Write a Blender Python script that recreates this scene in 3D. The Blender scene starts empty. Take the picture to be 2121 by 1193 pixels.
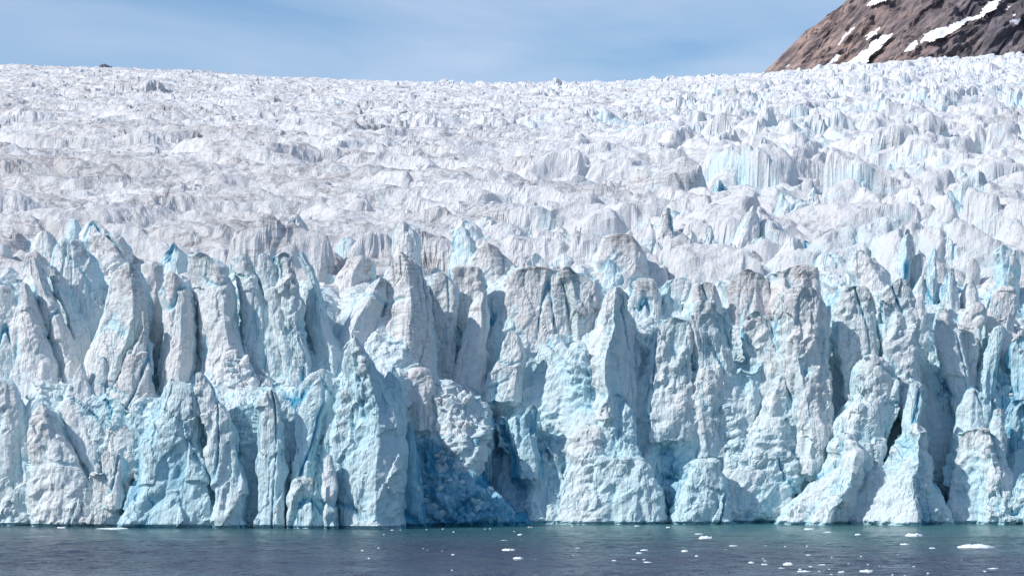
import bpy, math, random, time
import numpy as np

T00 = time.time()
scene = bpy.context.scene
COL = scene.collection
R = math.radians
rng = np.random.default_rng(7)

# ------------------------------------------------------------------ camera
F = 5300.0; CX = 1060.5; HY = 913.0; CAMZ = 20.0       # focal length in photo pixels, horizon row, eye height
cam_data = bpy.data.cameras.new('camera')
cam = bpy.data.objects.new('camera', cam_data); COL.objects.link(cam)
cam.location = (0, 0, CAMZ); cam.rotation_euler = (R(90), 0, 0)
cam_data.sensor_width = 36.0; cam_data.lens = 36.0 * F / 2121.0
cam_data.shift_y = (HY - 596.5) / 2121.0
cam_data.clip_start = 1.0; cam_data.clip_end = 60000.0
scene.camera = cam

# ------------------------------------------------------------------ sky and sun
SUN_EL, SUN_AZ = 42.0, -113.0        # azimuth from the view direction, minus = to the left
sx = math.sin(R(SUN_AZ)) * math.cos(R(SUN_EL)); sy = math.cos(R(SUN_AZ)) * math.cos(R(SUN_EL)); sz = math.sin(R(SUN_EL))
world = bpy.data.worlds.new('World'); scene.world = world; world.use_nodes = True
wn = world.node_tree; wn.nodes.clear()
def N(nt, typ, **kw):
    n = nt.nodes.new(typ)
    for k, v in kw.items():
        if k.startswith('in_'):
            key = k[3:]
            n.inputs[int(key) if key.isdigit() else key].default_value = v
        else:
            setattr(n, k, v)
    return n
def LK(nt, a, b): nt.links.new(a, b)
sky = N(wn, 'ShaderNodeTexSky', sky_type='NISHITA', sun_disc=False)
sky.sun_elevation = R(SUN_EL); sky.sun_rotation = R(SUN_AZ)
sky.altitude = 200; sky.air_density = 1.0; sky.dust_density = 0.3; sky.ozone_density = 2.0
tc = N(wn, 'ShaderNodeTexCoord')
mp = N(wn, 'ShaderNodeMapping'); mp.inputs['Scale'].default_value = (5.0, 5.0, 24.0); mp.inputs['Rotation'].default_value = (0, R(-2.0), 0)
LK(wn, tc.outputs['Generated'], mp.inputs['Vector'])
cn = N(wn, 'ShaderNodeTexNoise', in_Scale=1.0, in_Detail=5.0, in_Roughness=0.52, in_Distortion=0.4)
LK(wn, mp.outputs[0], cn.inputs['Vector'])
cr = N(wn, 'ShaderNodeMapRange', in_1=0.40, in_2=0.72, in_3=0.10, in_4=0.56); cr.clamp = True
LK(wn, cn.outputs['Fac'], cr.inputs[0])
tint = N(wn, 'ShaderNodeMix', data_type='RGBA', blend_type='MULTIPLY'); tint.inputs['Factor'].default_value = 1.0
tint.inputs[7].default_value = (0.74, 0.96, 1.16, 1)
LK(wn, sky.outputs[0], tint.inputs[6])
cm = N(wn, 'ShaderNodeMix', data_type='RGBA'); cm.inputs[7].default_value = (6.6, 7.5, 9.2, 1)
LK(wn, cr.outputs[0], cm.inputs['Factor']); LK(wn, tint.outputs[2], cm.inputs[6])
bg = N(wn, 'ShaderNodeBackground', in_Strength=0.108)
LK(wn, cm.outputs[2], bg.inputs['Color'])
wo = N(wn, 'ShaderNodeOutputWorld'); LK(wn, bg.outputs[0], wo.inputs['Surface'])

sun_data = bpy.data.lights.new('sun', 'SUN'); sun_data.energy = 4.5; sun_data.angle = R(0.5); sun_data.color = (1.0, 0.945, 0.88)
sun = bpy.data.objects.new('sun', sun_data); COL.objects.link(sun)
from mathutils import Vector
sun.rotation_euler = Vector((sx, sy, sz)).to_track_quat('Z', 'Y').to_euler(); sun.location = (-300, -100, 400)

vs = scene.view_settings
vs.view_transform = 'Standard'; vs.look = 'None'; vs.exposure = 0.0; vs.gamma = 1.0; vs.use_curve_mapping = False
scene.cycles.max_bounces = 8; scene.cycles.diffuse_bounces = 7; scene.cycles.glossy_bounces = 3
scene.cycles.use_denoising = True

# ------------------------------------------------------------------ noise
G = np.array([(1,1,0),(-1,1,0),(1,-1,0),(-1,-1,0),(1,0,1),(-1,0,1),(1,0,-1),(-1,0,-1),(0,1,1),(0,-1,1),(0,1,-1),(0,-1,-1),(1,1,0),(-1,1,0),(0,-1,1),(0,-1,-1)], np.float32)
def hsh(ix, iy, iz, seed):
    h = ix * np.uint32(374761393) + iy * np.uint32(668265263) + iz * np.uint32(2246822519) + np.uint32((seed * 3266489917 + 12345) & 0xffffffff)
    h = (h ^ (h >> np.uint32(13))) * np.uint32(1274126177)
    h = (h ^ (h >> np.uint32(15))) * np.uint32(2654435761)
    return h ^ (h >> np.uint32(16))
def U(i): return i.astype(np.int64).astype(np.uint32)
def r01(h): return (h & np.uint32(0xffffff)).astype(np.float32) * np.float32(1 / 16777216.0)
def nz(x, y, z, seed=0):
    """gradient noise, about -1..1"""
    x = np.asarray(x, np.float32); y = np.asarray(y, np.float32); z = np.asarray(z, np.float32)
    x, y, z = np.broadcast_arrays(x, y, z)
    fx, fy, fz = np.floor(x), np.floor(y), np.floor(z)
    ix, iy, iz = U(fx), U(fy), U(fz)
    dx, dy, dz = x - fx, y - fy, z - fz
    u, v, w = [t * t * t * (t * (t * 6 - 15) + 10) for t in (dx, dy, dz)]
    out = 0
    for a in (0, 1):
        for b in (0, 1):
            for c in (0, 1):
                g = G[hsh(ix + np.uint32(a), iy + np.uint32(b), iz + np.uint32(c), seed) & np.uint32(15)]
                d = g[..., 0] * (dx - a) + g[..., 1] * (dy - b) + g[..., 2] * (dz - c)
                out = out + d * (u if a else 1 - u) * (v if b else 1 - v) * (w if c else 1 - w)
    return out
def fbm(x, y, z, seed=0, octv=4, gain=0.5, lac=2.03):
    s, a = 0, 1.0
    for i in range(octv):
        s = s + a * nz(x, y, z, seed + i * 17); a *= gain; x = x * lac; y = y * lac; z = z * lac
    return s
def ridged(x, y, z, seed=0, octv=4, gain=0.5, lac=2.07):
    s, a, w = 0, 1.0, 1.0
    for i in range(octv):
        n = 1 - np.abs(nz(x, y, z, seed + i * 31)) * 1.6
        n = np.clip(n, 0, 1) ** 2 * w
        w = np.clip(n * 1.6, 0, 1); s = s + a * n; a *= gain; x = x * lac; y = y * lac; z = z * lac
    return s
def wor(x, y, z, seed=0, two_d=False):
    """worley: F1, F2, random id of the nearest cell, vector to its point"""
    x = np.asarray(x, np.float32); y = np.asarray(y, np.float32); z = np.asarray(z, np.float32)
    x, y, z = np.broadcast_arrays(x, y, z)
    fx, fy, fz = np.floor(x), np.floor(y), np.floor(z)
    ix, iy, iz = U(fx), U(fy), U(fz)
    f1 = np.full(x.shape, 9, np.float32); f2 = f1.copy(); idh = np.zeros(x.shape, np.uint32)
    vx = np.zeros(x.shape, np.float32); vy = vx.copy(); vz = vx.copy()
    for a in (-1, 0, 1):
        for b in (-1, 0, 1):
            for c in ((0,) if two_d else (-1, 0, 1)):
                h = hsh(ix + np.uint32(a & 0xffffffff), iy + np.uint32(b & 0xffffffff), iz + np.uint32(c & 0xffffffff), seed)
                px = a + r01(h) - (x - fx); h2 = h * np.uint32(747796405) + np.uint32(2891336453); h2 ^= h2 >> np.uint32(14)
                py = b + r01(h2) - (y - fy)
                if two_d:
                    pz = np.float32(0); d = px * px + py * py
                else:
                    h3 = h2 * np.uint32(277803737) + np.uint32(17); h3 ^= h3 >> np.uint32(15)
                    pz = c + r01(h3) - (z - fz); d = px * px + py * py + pz * pz
                m = d < f1
                f2 = np.where(m, f1, np.minimum(f2, d)); f1 = np.where(m, d, f1)
                idh = np.where(m, h, idh); vx = np.where(m, px, vx); vy = np.where(m, py, vy)
                if not two_d: vz = np.where(m, pz, vz)
    return np.sqrt(f1), np.sqrt(f2), idh, vx, vy, vz
def rid(h, k):
    h = h * np.uint32(2654435761 + 2 * k) + np.uint32(k * 7919 + 1); h ^= h >> np.uint32(13); h = h * np.uint32(1274126177); h ^= h >> np.uint32(16)
    return r01(h)
def fn(x, y, z, seed=0, warp=0.35):
    """facet noise, -1..1: random heights on a tilted lattice joined by flat planes with sharp creases"""
    x = np.asarray(x, np.float32); y = np.asarray(y, np.float32); z = np.asarray(z, np.float32)
    x, y, z = np.broadcast_arrays(x, y, z)
    if warp:
        w = nz(x * 0.7, y * 0.7, z * 0.7, seed + 901) * warp * 2; x = x + w; y = y - w * 0.8; z = z + w * 0.6
    a = 0.6 + seed * 1.37; b = 0.5 + seed * 0.71
    c1, s1, c2, s2 = math.cos(a), math.sin(a), math.cos(b), math.sin(b)
    x, y = x * c1 - y * s1, x * s1 + y * c1
    x, z = x * c2 - z * s2, x * s2 + z * c2
    fx, fy, fz = np.floor(x), np.floor(y), np.floor(z); ix, iy, iz = U(fx), U(fy), U(fz)
    dx, dy, dz = x - fx, y - fy, z - fz
    mx = np.maximum(np.maximum(dx, dy), dz); mn = np.minimum(np.minimum(dx, dy), dz); md = dx + dy + dz - mx - mn
    one = np.uint32(1); o0 = np.uint32(0)
    ax = (dx == mx); ay = (dy == mx) & ~ax; az = ~ax & ~ay
    bx = (dx == mn) & ~ax; by = (dy == mn) & ~ay & ~bx; bz = ~bx & ~by
    bz = bz & ~az
    v0 = r01(hsh(ix, iy, iz, seed)); v3 = r01(hsh(ix + one, iy + one, iz + one, seed))
    v1 = r01(hsh(ix + np.where(ax, one, o0), iy + np.where(ay, one, o0), iz + np.where(az, one, o0), seed))
    v2 = r01(hsh(ix + np.where(bx, o0, one), iy + np.where(by, o0, one), iz + np.where(bz, o0, one), seed))
    return (v0 * (1 - mx) + v1 * (mx - md) + v2 * (md - mn) + v3 * mn) * 2 - 1
def sst(a, b, x):
    t = np.clip((x - a) / (b - a), 0, 1); return t * t * (3 - 2 * t)

# ------------------------------------------------------------------ mesh helpers
def mesh_obj(name, V, Fq, mat, attrs=None, parent=None, smooth=False, tris=None):
    V = np.asarray(V, np.float32).reshape(-1, 3)
    me = bpy.data.meshes.new(name)
    Fq = np.asarray(Fq, np.int32).reshape(-1, 4) if Fq is not None and len(Fq) else np.zeros((0, 4), np.int32)
    tr = np.asarray(tris, np.int32).reshape(-1, 3) if tris is not None and len(tris) else np.zeros((0, 3), np.int32)
    nl = Fq.size + tr.size; npoly = len(Fq) + len(tr)
    me.vertices.add(len(V)); me.loops.add(nl); me.polygons.add(npoly)
    me.vertices.foreach_set('co', V.ravel())
    me.loops.foreach_set('vertex_index', np.concatenate([Fq.ravel(), tr.ravel()]))
    st = np.concatenate([np.arange(len(Fq)) * 4, Fq.size + np.arange(len(tr)) * 3]).astype(np.int32)
    me.polygons.foreach_set('loop_start', st)
    me.polygons.foreach_set('use_smooth', np.full(npoly, smooth))
    for k, a in (attrs or {}).items():
        at = me.attributes.new(k, 'FLOAT', 'POINT'); at.data.foreach_set('value', np.asarray(a, np.float32).ravel())
    me.update(calc_edges=True)
    if mat: me.materials.append(mat)
    o = bpy.data.objects.new(name, me); COL.objects.link(o)
    if parent: o.parent = parent
    return o
def at_base(o):
    """move the object's origin to the foot of its mesh"""
    me = o.data; n = len(me.vertices); c = np.empty(n * 3, np.float32); me.vertices.foreach_get('co', c); c = c.reshape(-1, 3)
    b = np.array([(c[:, 0].min() + c[:, 0].max()) / 2, (c[:, 1].min() + c[:, 1].max()) / 2, c[:, 2].min()], np.float32)
    me.vertices.foreach_set('co', (c - b).ravel()); o.location = b.tolist(); me.update()
def tag(o, label, cat, group=None):
    o['label'] = label; o['category'] = cat
    if group: o['group'] = group
    return o
def grid_faces(nr, nc, wrap=False):
    r = np.arange(nr - 1)[:, None]; c = np.arange(nc if wrap else nc - 1)[None, :]; c2 = (c + 1) % nc
    return np.stack([r * nc + c, r * nc + c2, (r + 1) * nc + c2, (r + 1) * nc + c], -1).reshape(-1, 4)
def grid_normals(P, wrap=False):
    du = (np.roll(P, -1, 1) - np.roll(P, 1, 1)) if wrap else np.gradient(P, axis=1)
    dv = np.gradient(P, axis=0)
    n = np.cross(du, dv); n /= np.linalg.norm(n, axis=-1, keepdims=True) + 1e-9
    return n

# ------------------------------------------------------------------ materials
def new_mat(name):
    m = bpy.data.materials.new(name); m.use_nodes = True; nt = m.node_tree; nt.nodes.clear()
    out = N(nt, 'ShaderNodeOutputMaterial'); p = N(nt, 'ShaderNodeBsdfPrincipled'); LK(nt, p.outputs[0], out.inputs['Surface'])
    return m, nt, p
def pos_scaled(nt, s):
    g = N(nt, 'ShaderNodeNewGeometry'); v = N(nt, 'ShaderNodeVectorMath', operation='MULTIPLY'); v.inputs[1].default_value = s
    LK(nt, g.outputs['Position'], v.inputs[0]); return v.outputs[0]
def noise(nt, s, detail=4, rough=0.55, dist=0.0):
    n = N(nt, 'ShaderNodeTexNoise', in_Scale=1.0, in_Detail=float(detail), in_Roughness=rough, in_Distortion=dist)
    LK(nt, pos_scaled(nt, s), n.inputs['Vector']); return n.outputs['Fac']
def mrange(nt, src, a, b, c=0.0, d=1.0):
    m = N(nt, 'ShaderNodeMapRange', in_1=a, in_2=b, in_3=c, in_4=d); LK(nt, src, m.inputs[0]); return m.outputs[0]
def mth(nt, op, a, b=None, clamp=False):
    m = N(nt, 'ShaderNodeMath', operation=op); m.use_clamp = clamp
    for i, t in enumerate((a, b)):
        if t is None: continue
        if isinstance(t, (int, float)): m.inputs[i].default_value = t
        else: LK(nt, t, m.inputs[i])
    return m.outputs[0]
def mixc(nt, f, a, b):
    m = N(nt, 'ShaderNodeMix', data_type='RGBA')
    if isinstance(f, (int, float)): m.inputs['Factor'].default_value = f
    else: LK(nt, f, m.inputs['Factor'])
    for i, t in ((6, a), (7, b)):
        if isinstance(t, tuple): m.inputs[i].default_value = (*t, 1)
        else: LK(nt, t, m.inputs[i])
    return m.outputs[2]
def attr(nt, name):
    return N(nt, 'ShaderNodeAttribute', attribute_name=name).outputs['Fac']
def ice_material(name, k, bump_d, white):
    """k: size of the texture in metres relative to the cliff's"""
    m, nt, p = new_mat(name)
    blue_shade = attr(nt, 'blue_shade'); dirt = attr(nt, 'dirt')  # blue of clean ice; also carries shade painted on mound and slits
    n1 = noise(nt, (0.11 / k, 0.11 / k, 0.07 / k), 5, 0.6)
    n2 = noise(nt, (0.7 / k, 0.7 / k, 0.35 / k), 5, 0.62)
    n3 = noise(nt, (2.2 / k, 2.2 / k, (0.22 if k < 1.5 else 0.6) / k), 4, 0.6, 0.3)         # drip streaks
    f = mth(nt, 'ADD', blue_shade, mth(nt, 'MULTIPLY', mth(nt, 'SUBTRACT', n1, 0.5), 0.5))
    f = mth(nt, 'ADD', f, mth(nt, 'MULTIPLY', mth(nt, 'SUBTRACT', n2, 0.5), 0.45))
    cl = noise(nt, (0.30 / k, 0.30 / k, 0.035 / k), 3, 0.5, 0.2)
    cl = mrange(nt, mth(nt, 'ABSOLUTE', mth(nt, 'SUBTRACT', cl, 0.5)), 0.0, 0.014, 1.0, 0.0)
    cl = mth(nt, 'MULTIPLY', cl, mrange(nt, noise(nt, (0.06 / k, 0.06 / k, 0.05 / k), 2, 0.5), 0.46, 0.56, 0.0, 1.0))
    f = mth(nt, 'ADD', f, mth(nt, 'MULTIPLY', cl, 0.5 if k < 1.5 else 0.0))
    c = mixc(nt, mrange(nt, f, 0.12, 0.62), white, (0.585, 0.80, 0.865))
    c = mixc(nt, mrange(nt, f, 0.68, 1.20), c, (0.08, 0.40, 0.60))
    # grey meltwater grime: in streaks and thin layers
    d = mth(nt, 'ADD', mth(nt, 'MULTIPLY', dirt, 0.9), mth(nt, 'MULTIPLY', mth(nt, 'SUBTRACT', n3, 0.52), 1.1 if k < 1.5 else 0.65))
    d = mth(nt, 'ADD', d, mth(nt, 'MULTIPLY', mth(nt, 'SUBTRACT', n2, 0.5), 0.9))
    d = mrange(nt, d, 0.25, 1.05, 0.0, 0.60)
    ln = noise(nt, (0.045 / k, 0.07 / k, 0.16 / k), 7, 0.62, 0.6)
    ln = mrange(nt, mth(nt, 'ABSOLUTE', mth(nt, 'SUBTRACT', ln, 0.5)), 0.0, 0.012, 1.0, 0.0)
    d = mth(nt, 'ADD', d, mth(nt, 'MULTIPLY', ln, mrange(nt, mth(nt, 'ADD', dirt, mth(nt, 'SUBTRACT', n1, 0.5)), 0.05, 0.45, 0.0, 0.72)))
    w = N(nt, 'ShaderNodeTexWave', wave_type='BANDS', bands_direction='Z', wave_profile='SIN', in_Scale=0.30 / k, in_Distortion=11.0, in_Detail=5.0)
    w.inputs['Detail Scale'].default_value = 0.35
    vr = N(nt, 'ShaderNodeVectorRotate', rotation_type='EULER_XYZ'); vr.inputs['Rotation'].default_value = (0.25, 0.22, 0)
    LK(nt, pos_scaled(nt, (0.55, 0.55, 1.0)), vr.inputs['Vector']); LK(nt, vr.outputs[0], w.inputs['Vector'])
    bands = mrange(nt, w.outputs['Fac'], 0.86, 1.0)
    bm = mth(nt, 'MULTIPLY', bands, mrange(nt, mth(nt, 'ADD', n1, mth(nt, 'MULTIPLY', dirt, 0.25)), 0.60, 0.78, 0.0, 0.45 if k < 1.5 else 0.08))
    d = mth(nt, 'ADD', d, bm, clamp=True)
    c = mixc(nt, d, c, (0.33, 0.30, 0.295))
    LK(nt, c, p.inputs['Base Color'])
    p.inputs['Roughness'].default_value = 0.62; p.inputs['Specular IOR Level'].default_value = 0.25
    b = N(nt, 'ShaderNodeBump', in_Strength=1.0, in_Distance=bump_d)
    hb = mth(nt, 'ADD', mth(nt, 'MULTIPLY', n2, 0.45), mth(nt, 'SUBTRACT', mth(nt, 'MULTIPLY', n3, 0.8 if k < 1.5 else 0.25), mth(nt, 'MULTIPLY', cl, 0.5 if k < 1.5 else 0.0)))
    hb = mth(nt, 'ADD', hb, mth(nt, 'MULTIPLY', noise(nt, (2.2 / k, 2.2 / k, 1.1 / k), 6, 0.72), 0.75))
    LK(nt, hb, b.inputs['Height']); LK(nt, b.outputs[0], p.inputs['Normal'])
    return m
M_ICE = ice_material('weathered_glacier_ice', 1.0, 0.6, (0.825, 0.82, 0.825))
M_FIELD = ice_material('crevassed_glacier_ice', 2.0, 1.3, (0.735, 0.745, 0.765))

def rock_material():
    m, nt, p = new_mat('weathered_gneiss')
    n1 = noise(nt, (0.006, 0.006, 0.010), 5, 0.6, 0.4)
    n2 = noise(nt, (0.03, 0.03, 0.05), 6, 0.65)
    g = N(nt, 'ShaderNodeNewGeometry'); s = N(nt, 'ShaderNodeSeparateXYZ'); LK(nt, g.outputs['Position'], s.inputs[0])
    side = mrange(nt, s.outputs['X'], 640, 940)
    c = mixc(nt, mrange(nt, mth(nt, 'ADD', side, mth(nt, 'MULTIPLY', mth(nt, 'SUBTRACT', n1, 0.5), 1.5)), 0.2, 0.9), (0.40, 0.285, 0.25), (0.165, 0.145, 0.17))
    c = mixc(nt, mrange(nt, n2, 0.42, 0.66), c, (0.11, 0.095, 0.10))
    c = mixc(nt, mrange(nt, noise(nt, (0.012, 0.012, 0.016), 4, 0.5), 0.58, 0.72, 0, 0.55), c, (0.085, 0.09, 0.055))
    vr = N(nt, 'ShaderNodeVectorRotate', rotation_type='Y_AXIS'); vr.inputs['Angle'].default_value = R(48)
    LK(nt, g.outputs['Position'], vr.inputs['Vector'])
    sc = N(nt, 'ShaderNodeVectorMath', operation='MULTIPLY'); sc.inputs[1].default_value = (0.016, 0.03, 0.075); LK(nt, vr.outputs[0], sc.inputs[0])
    jn = N(nt, 'ShaderNodeTexNoise', in_Scale=1.0, in_Detail=6.0, in_Roughness=0.65); LK(nt, sc.outputs[0], jn.inputs['Vector'])
    c = mixc(nt, mrange(nt, jn.outputs['Fac'], 0.49, 0.60, 0, 0.82), c, (0.065, 0.055, 0.068))
    c = mixc(nt, mrange(nt, jn.outputs['Fac'], 0.44, 0.34, 0, 0.5), c, (0.40, 0.32, 0.30))
    LK(nt, c, p.inputs['Base Color']); p.inputs['Roughness'].default_value = 0.9
    b = N(nt, 'ShaderNodeBump', in_Strength=1.0, in_Distance=14.0); LK(nt, mth(nt, 'ADD', n2, jn.outputs['Fac']), b.inputs['Height']); LK(nt, b.outputs[0], p.inputs['Normal'])
    return m
M_ROCK = rock_material()
def hazed_peak_material():
    m, nt, p = new_mat('hazed_peak_rock')
    c = mixc(nt, noise(nt, (0.02, 0.02, 0.03), 4), (0.11, 0.12, 0.165), (0.075, 0.085, 0.125))  # distance haze painted into the rock colour as blue-grey
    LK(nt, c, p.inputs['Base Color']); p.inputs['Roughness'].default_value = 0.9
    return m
M_HAZED_PEAK = hazed_peak_material()
def snow_material():
    m, nt, p = new_mat('old_snow')
    c = mixc(nt, noise(nt, (0.03, 0.03, 0.03), 4), (0.86, 0.86, 0.88), (0.78, 0.78, 0.80))
    LK(nt, c, p.inputs['Base Color']); p.inputs['Roughness'].default_value = 0.8
    return m
M_SNOW = snow_material()
def floe_material():
    m, nt, p = new_mat('floating_ice')
    c = mixc(nt, noise(nt, (1.1, 1.1, 1.1), 4), (0.86, 0.88, 0.90), (0.70, 0.83, 0.89))
    LK(nt, c, p.inputs['Base Color']); p.inputs['Roughness'].default_value = 0.4
    b = N(nt, 'ShaderNodeBump', in_Strength=0.6, in_Distance=0.15); LK(nt, noise(nt, (3, 3, 3), 4), b.inputs['Height']); LK(nt, b.outputs[0], p.inputs['Normal'])
    return m
M_FLOE = floe_material()
def water_material():
    m, nt, p = new_mat('silty_fjord_water')
    g = N(nt, 'ShaderNodeNewGeometry'); s = N(nt, 'ShaderNodeSeparateXYZ'); LK(nt, g.outputs['Position'], s.inputs[0])
    near = mth(nt, 'ADD', s.outputs['Y'], mth(nt, 'MULTIPLY', mth(nt, 'SUBTRACT', noise(nt, (0.02, 0.006, 1), 4), 0.5), 150))
    near = mrange(nt, mth(nt, 'ADD', near, mth(nt, 'MULTIPLY', s.outputs['X'], 0.36)), 455, 620)
    c = mixc(nt, near, (0.022, 0.032, 0.070), (0.032, 0.135, 0.138))
    LK(nt, c, p.inputs['Base Color']); p.inputs['IOR'].default_value = 1.33
    LK(nt, mrange(nt, noise(nt, (0.012, 0.03, 1), 3), 0.35, 0.65, 0.10, 0.22), p.inputs['Roughness'])
    b = N(nt, 'ShaderNodeBump', in_Strength=1.0, in_Distance=1.0)
    h = mth(nt, 'ADD', mth(nt, 'MULTIPLY', noise(nt, (0.6, 0.3, 1), 4, 0.62), 1.2), mth(nt, 'MULTIPLY', noise(nt, (1.8, 0.9, 1), 3, 0.6), 0.55))
    h = mth(nt, 'MULTIPLY', h, mrange(nt, noise(nt, (0.010, 0.022, 1), 3), 0.35, 0.65, 0.75, 1.25))
    LK(nt, h, b.inputs['Height']); LK(nt, b.outputs[0], p.inputs['Normal'])
    return m
M_WATER = water_material()

# ------------------------------------------------------------------ the ground of the place
def waterline(px): return np.interp(px, [-400, 0, 300, 500, 830, 900, 1100, 1300, 2500], [1089, 1090, 1092, 1094, 1094.5, 1092, 1087, 1085, 1084])
def front_y(px): return CAMZ * F / (waterline(px) - HY)
def X_of(px, Y): return (px - CX) / F * Y
def Z_of(y, Y): return CAMZ + (HY - y) / F * Y

# water
wx = np.concatenate([[-900, -300], np.arange(-170, 170.1, 0.9), [300, 900]]); wy = np.concatenate([[-600, 60, 300], np.arange(350, 625, 1.2), [760]])
WX, WY = np.meshgrid(wx, wy)
ww = nz(WX / 30, WY / 40, 0.5, 81) * 6
calm = (0.75 + 0.5 * nz(WX / 60, WY / 35, 0.5, 82)) * (1 - 0.65 * sst(525, 590, WY))   # lee of the ice
WZ = ((ridged((WX + ww) / 9.0, (WY + ww) / 4.2, 0.5, 83, 3, 0.55) - 0.7) * 0.20 + nz(WX / 3.0, WY / 1.7, 0.5, 84) * 0.13 + nz(WX / 1.4, WY / 1.1, 0.5, 85) * 0.06) * calm
WZ = WZ - WZ.mean()
WZ[(np.abs(WX) > 170) | (WY < 350) | (WY > 640)] = 0
P = np.stack([WX, WY, WZ], -1)
o = mesh_obj('water', P, grid_faces(len(wy), len(wx)), M_WATER, smooth=True); o['kind'] = 'structure'

# glacier surface: a rising ice field, laid out along the flow
LY = np.log(np.array([590, 640, 700, 800, 1000, 1300, 1800, 2500, 3300, 3800, 4300]))
BY = np.array([640, 596, 545, 472, 387, 318, 260, 217, 189, 181.5, 187.0])
def lateral(px): return np.interp(px, [-600, 0, 300, 600, 1000, 1300, 1600, 1850, 2121, 2700], [-52, -38, -32, -12, 0, -4, -22, -44, -58, -70])
def field_base(X, Y):
    px = X / Y * F + CX
    y = np.interp(np.log(Y), LY, BY)
    w = np.clip((np.log(Y) - LY[1]) / (LY[-2] - LY[1]), 0, 1)
    y = y + lateral(px) * w ** 0.9
    return CAMZ + (HY - y) / F * Y
def soften(h, n):
    for _ in range(n):
        h[1:-1] = (h[:-2] + 2 * h[1:-1] + h[2:]) / 4
        h[:, 2:-2] = (h[:, :-4] + h[:, 1:-3] + 2 * h[:, 2:-2] + h[:, 3:-1] + h[:, 4:]) / 6
    return h
def field_relief(X, Y):
    wx_ = nz(X / 70, Y / 50, 3.3, 5) * 22 + nz(X / 16, Y / 12, 3.3, 7) * 4; wy_ = nz(X / 70, Y / 60, 9.1, 6) * 16 + nz(X / 16, Y / 12, 7.3, 8) * 3
    x, y = X + wx_, Y + wy_
    px = X / Y * F + CX
    lipz = 1 - sst(650, 800, Y)
    blocky = sst(-0.25, 0.4, nz(X / 160, Y / 220, 0.5, 11) + 0.6 * np.clip((px - 1150) / 800, -1, 1) + 0.75 * lipz)
    amp = (0.85 + 0.45 * nz(X / 110, Y / 120, 4.4, 12)) * (1 - 0.15 * sst(1500, 3500, Y))
    busy = np.clip(0.75 + 1.4 * nz(x / 60, y / 40, 6.6, 14), 0.2, 1.5)
    # long pressure ridges across the flow, sharp crested
    r1 = 1 - 2 * np.abs(fn(x / 75, y / 34, 0.5, 21, 0.5)); r2 = 1 - 2 * np.abs(fn(x / 34, y / 17, 0.5, 22, 0.5)); r3 = 1 - 2 * np.abs(fn(x / 15, y / 8, 0.5, 23, 0.4))
    h = r1 * 3.8 + r2 * 2.2 * busy + r3 * 0.55 * busy
    h = h + fn(x / 24, y / 13, 0.5, 24) * 2.0 * (0.6 + 0.8 * blocky) + fn(x / 9.5, y / 6, 0.5, 25) * 0.8 * (0.5 + 0.8 * blocky) * busy
    # blocks between crevasses, mostly on the right and near the lip
    f1, f2, i1, vx, vy, _ = wor(x / 40, y / 26, 0.5, 21, True)
    crack = np.exp(-((f2 - f1) / 0.07) ** 2)
    h = h + ((rid(i1, 1) - 0.5) * 3.2 + vx * (rid(i1, 2) - 0.5) * 12.0 + vy * (6.0 * rid(i1, 3) - 2.6)) * (0.45 + 0.75 * blocky) - crack * (0.8 + 5.0 * blocky)
    g1, g2, j1, ux, uy, _ = wor(x / 15 + 3.1, y / 10, 0.5, 22, True)
    crack2 = np.exp(-((g2 - g1) / 0.10) ** 2)
    h = h + ((rid(j1, 1) - 0.5) * 1.6 + ux * (rid(j1, 2) - 0.5) * 3.6 + uy * (3.0 * rid(j1, 3) - 1.0)) * blocky * busy - crack2 * 1.9 * blocky * busy
    flut = 1 - 2 * np.abs(fn(x / 2.6, Y / 22, 0.5, 28))
    h = h + flut * 0.05; fz = sst(800, 1900, Y) * 0.85; h = ((1 - fz) * soften(h.copy(), 1) + fz * h) * amp * (1.12 + 0.15 * blocky) * (1.4 + 0.2 * lipz + 0.2 * (1 - sst(900, 2000, Y)))
    fr = 0.36 * crack * blocky + 0.22 * crack2 * blocky + 0.22 * nz(X / 60, Y / 40, 2.2, 51) + 0.06 * np.clip((px - 900) / 900, -1, 1) + 0.12 * (rid(i1, 7) > 0.90) + 0.14 * (rid(j1, 7) > 0.92) - 0.05 * r1
    dr = 0.20 + 0.60 * fbm(X / 110, Y / 45, 1.1, 61, 4) - 0.16 * np.clip((px - 1000) / 900, -1, 1) + 0.22 * sst(0.55, 1.0, r1) + 0.12 * (1 - sst(560, 1100, px)) + 0.25 * crack2 * (1 - blocky) + 0.2 * crack
    return h, fr, dr + 0.10 * np.clip(-h / 6, -0.5, 1.5)
NC, NR = 670, 900
COLS = np.concatenate([np.arange(-980, -125, 16.0), np.linspace(-120, 2241, NC - 30), np.arange(2246, 3100, 16.0)]); NC = len(COLS)   # coarser beyond the frame
ang = (COLS - CX) / F
lip = front_y(ang * F + CX) + 46
VV = np.linspace(0, 1, NR)[:, None]
Yg = lip[None, :] * (4200 / lip[None, :]) ** VV
A = np.broadcast_to(ang[None, :], Yg.shape)
Xg = A * Yg
relief, fr, dr = field_relief(Xg.astype(np.float32), Yg.astype(np.float32))
edge = sst(0, 40, Yg - lip[None, :])
Zg = field_base(Xg, Yg) - (1 - edge) * 20 + relief * (0.45 + 0.55 * edge)
br = fn(Xg / 6.5, Yg / 6.5, Zg / 4.5, 26) * 0.95 + fn(Xg / 3.0, Yg / 3.4, Zg / 2.3, 27) * 0.5 + fn(Xg / 1.6, Yg / 1.9, Zg / 1.3, 29, 0) * 0.22
side = fn(Xg / 7, Yg / 7, Zg / 5, 30) * 0.9
P = np.stack([Xg + side, Yg - br * 1.0, Zg + br * 0.8], -1)
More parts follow.
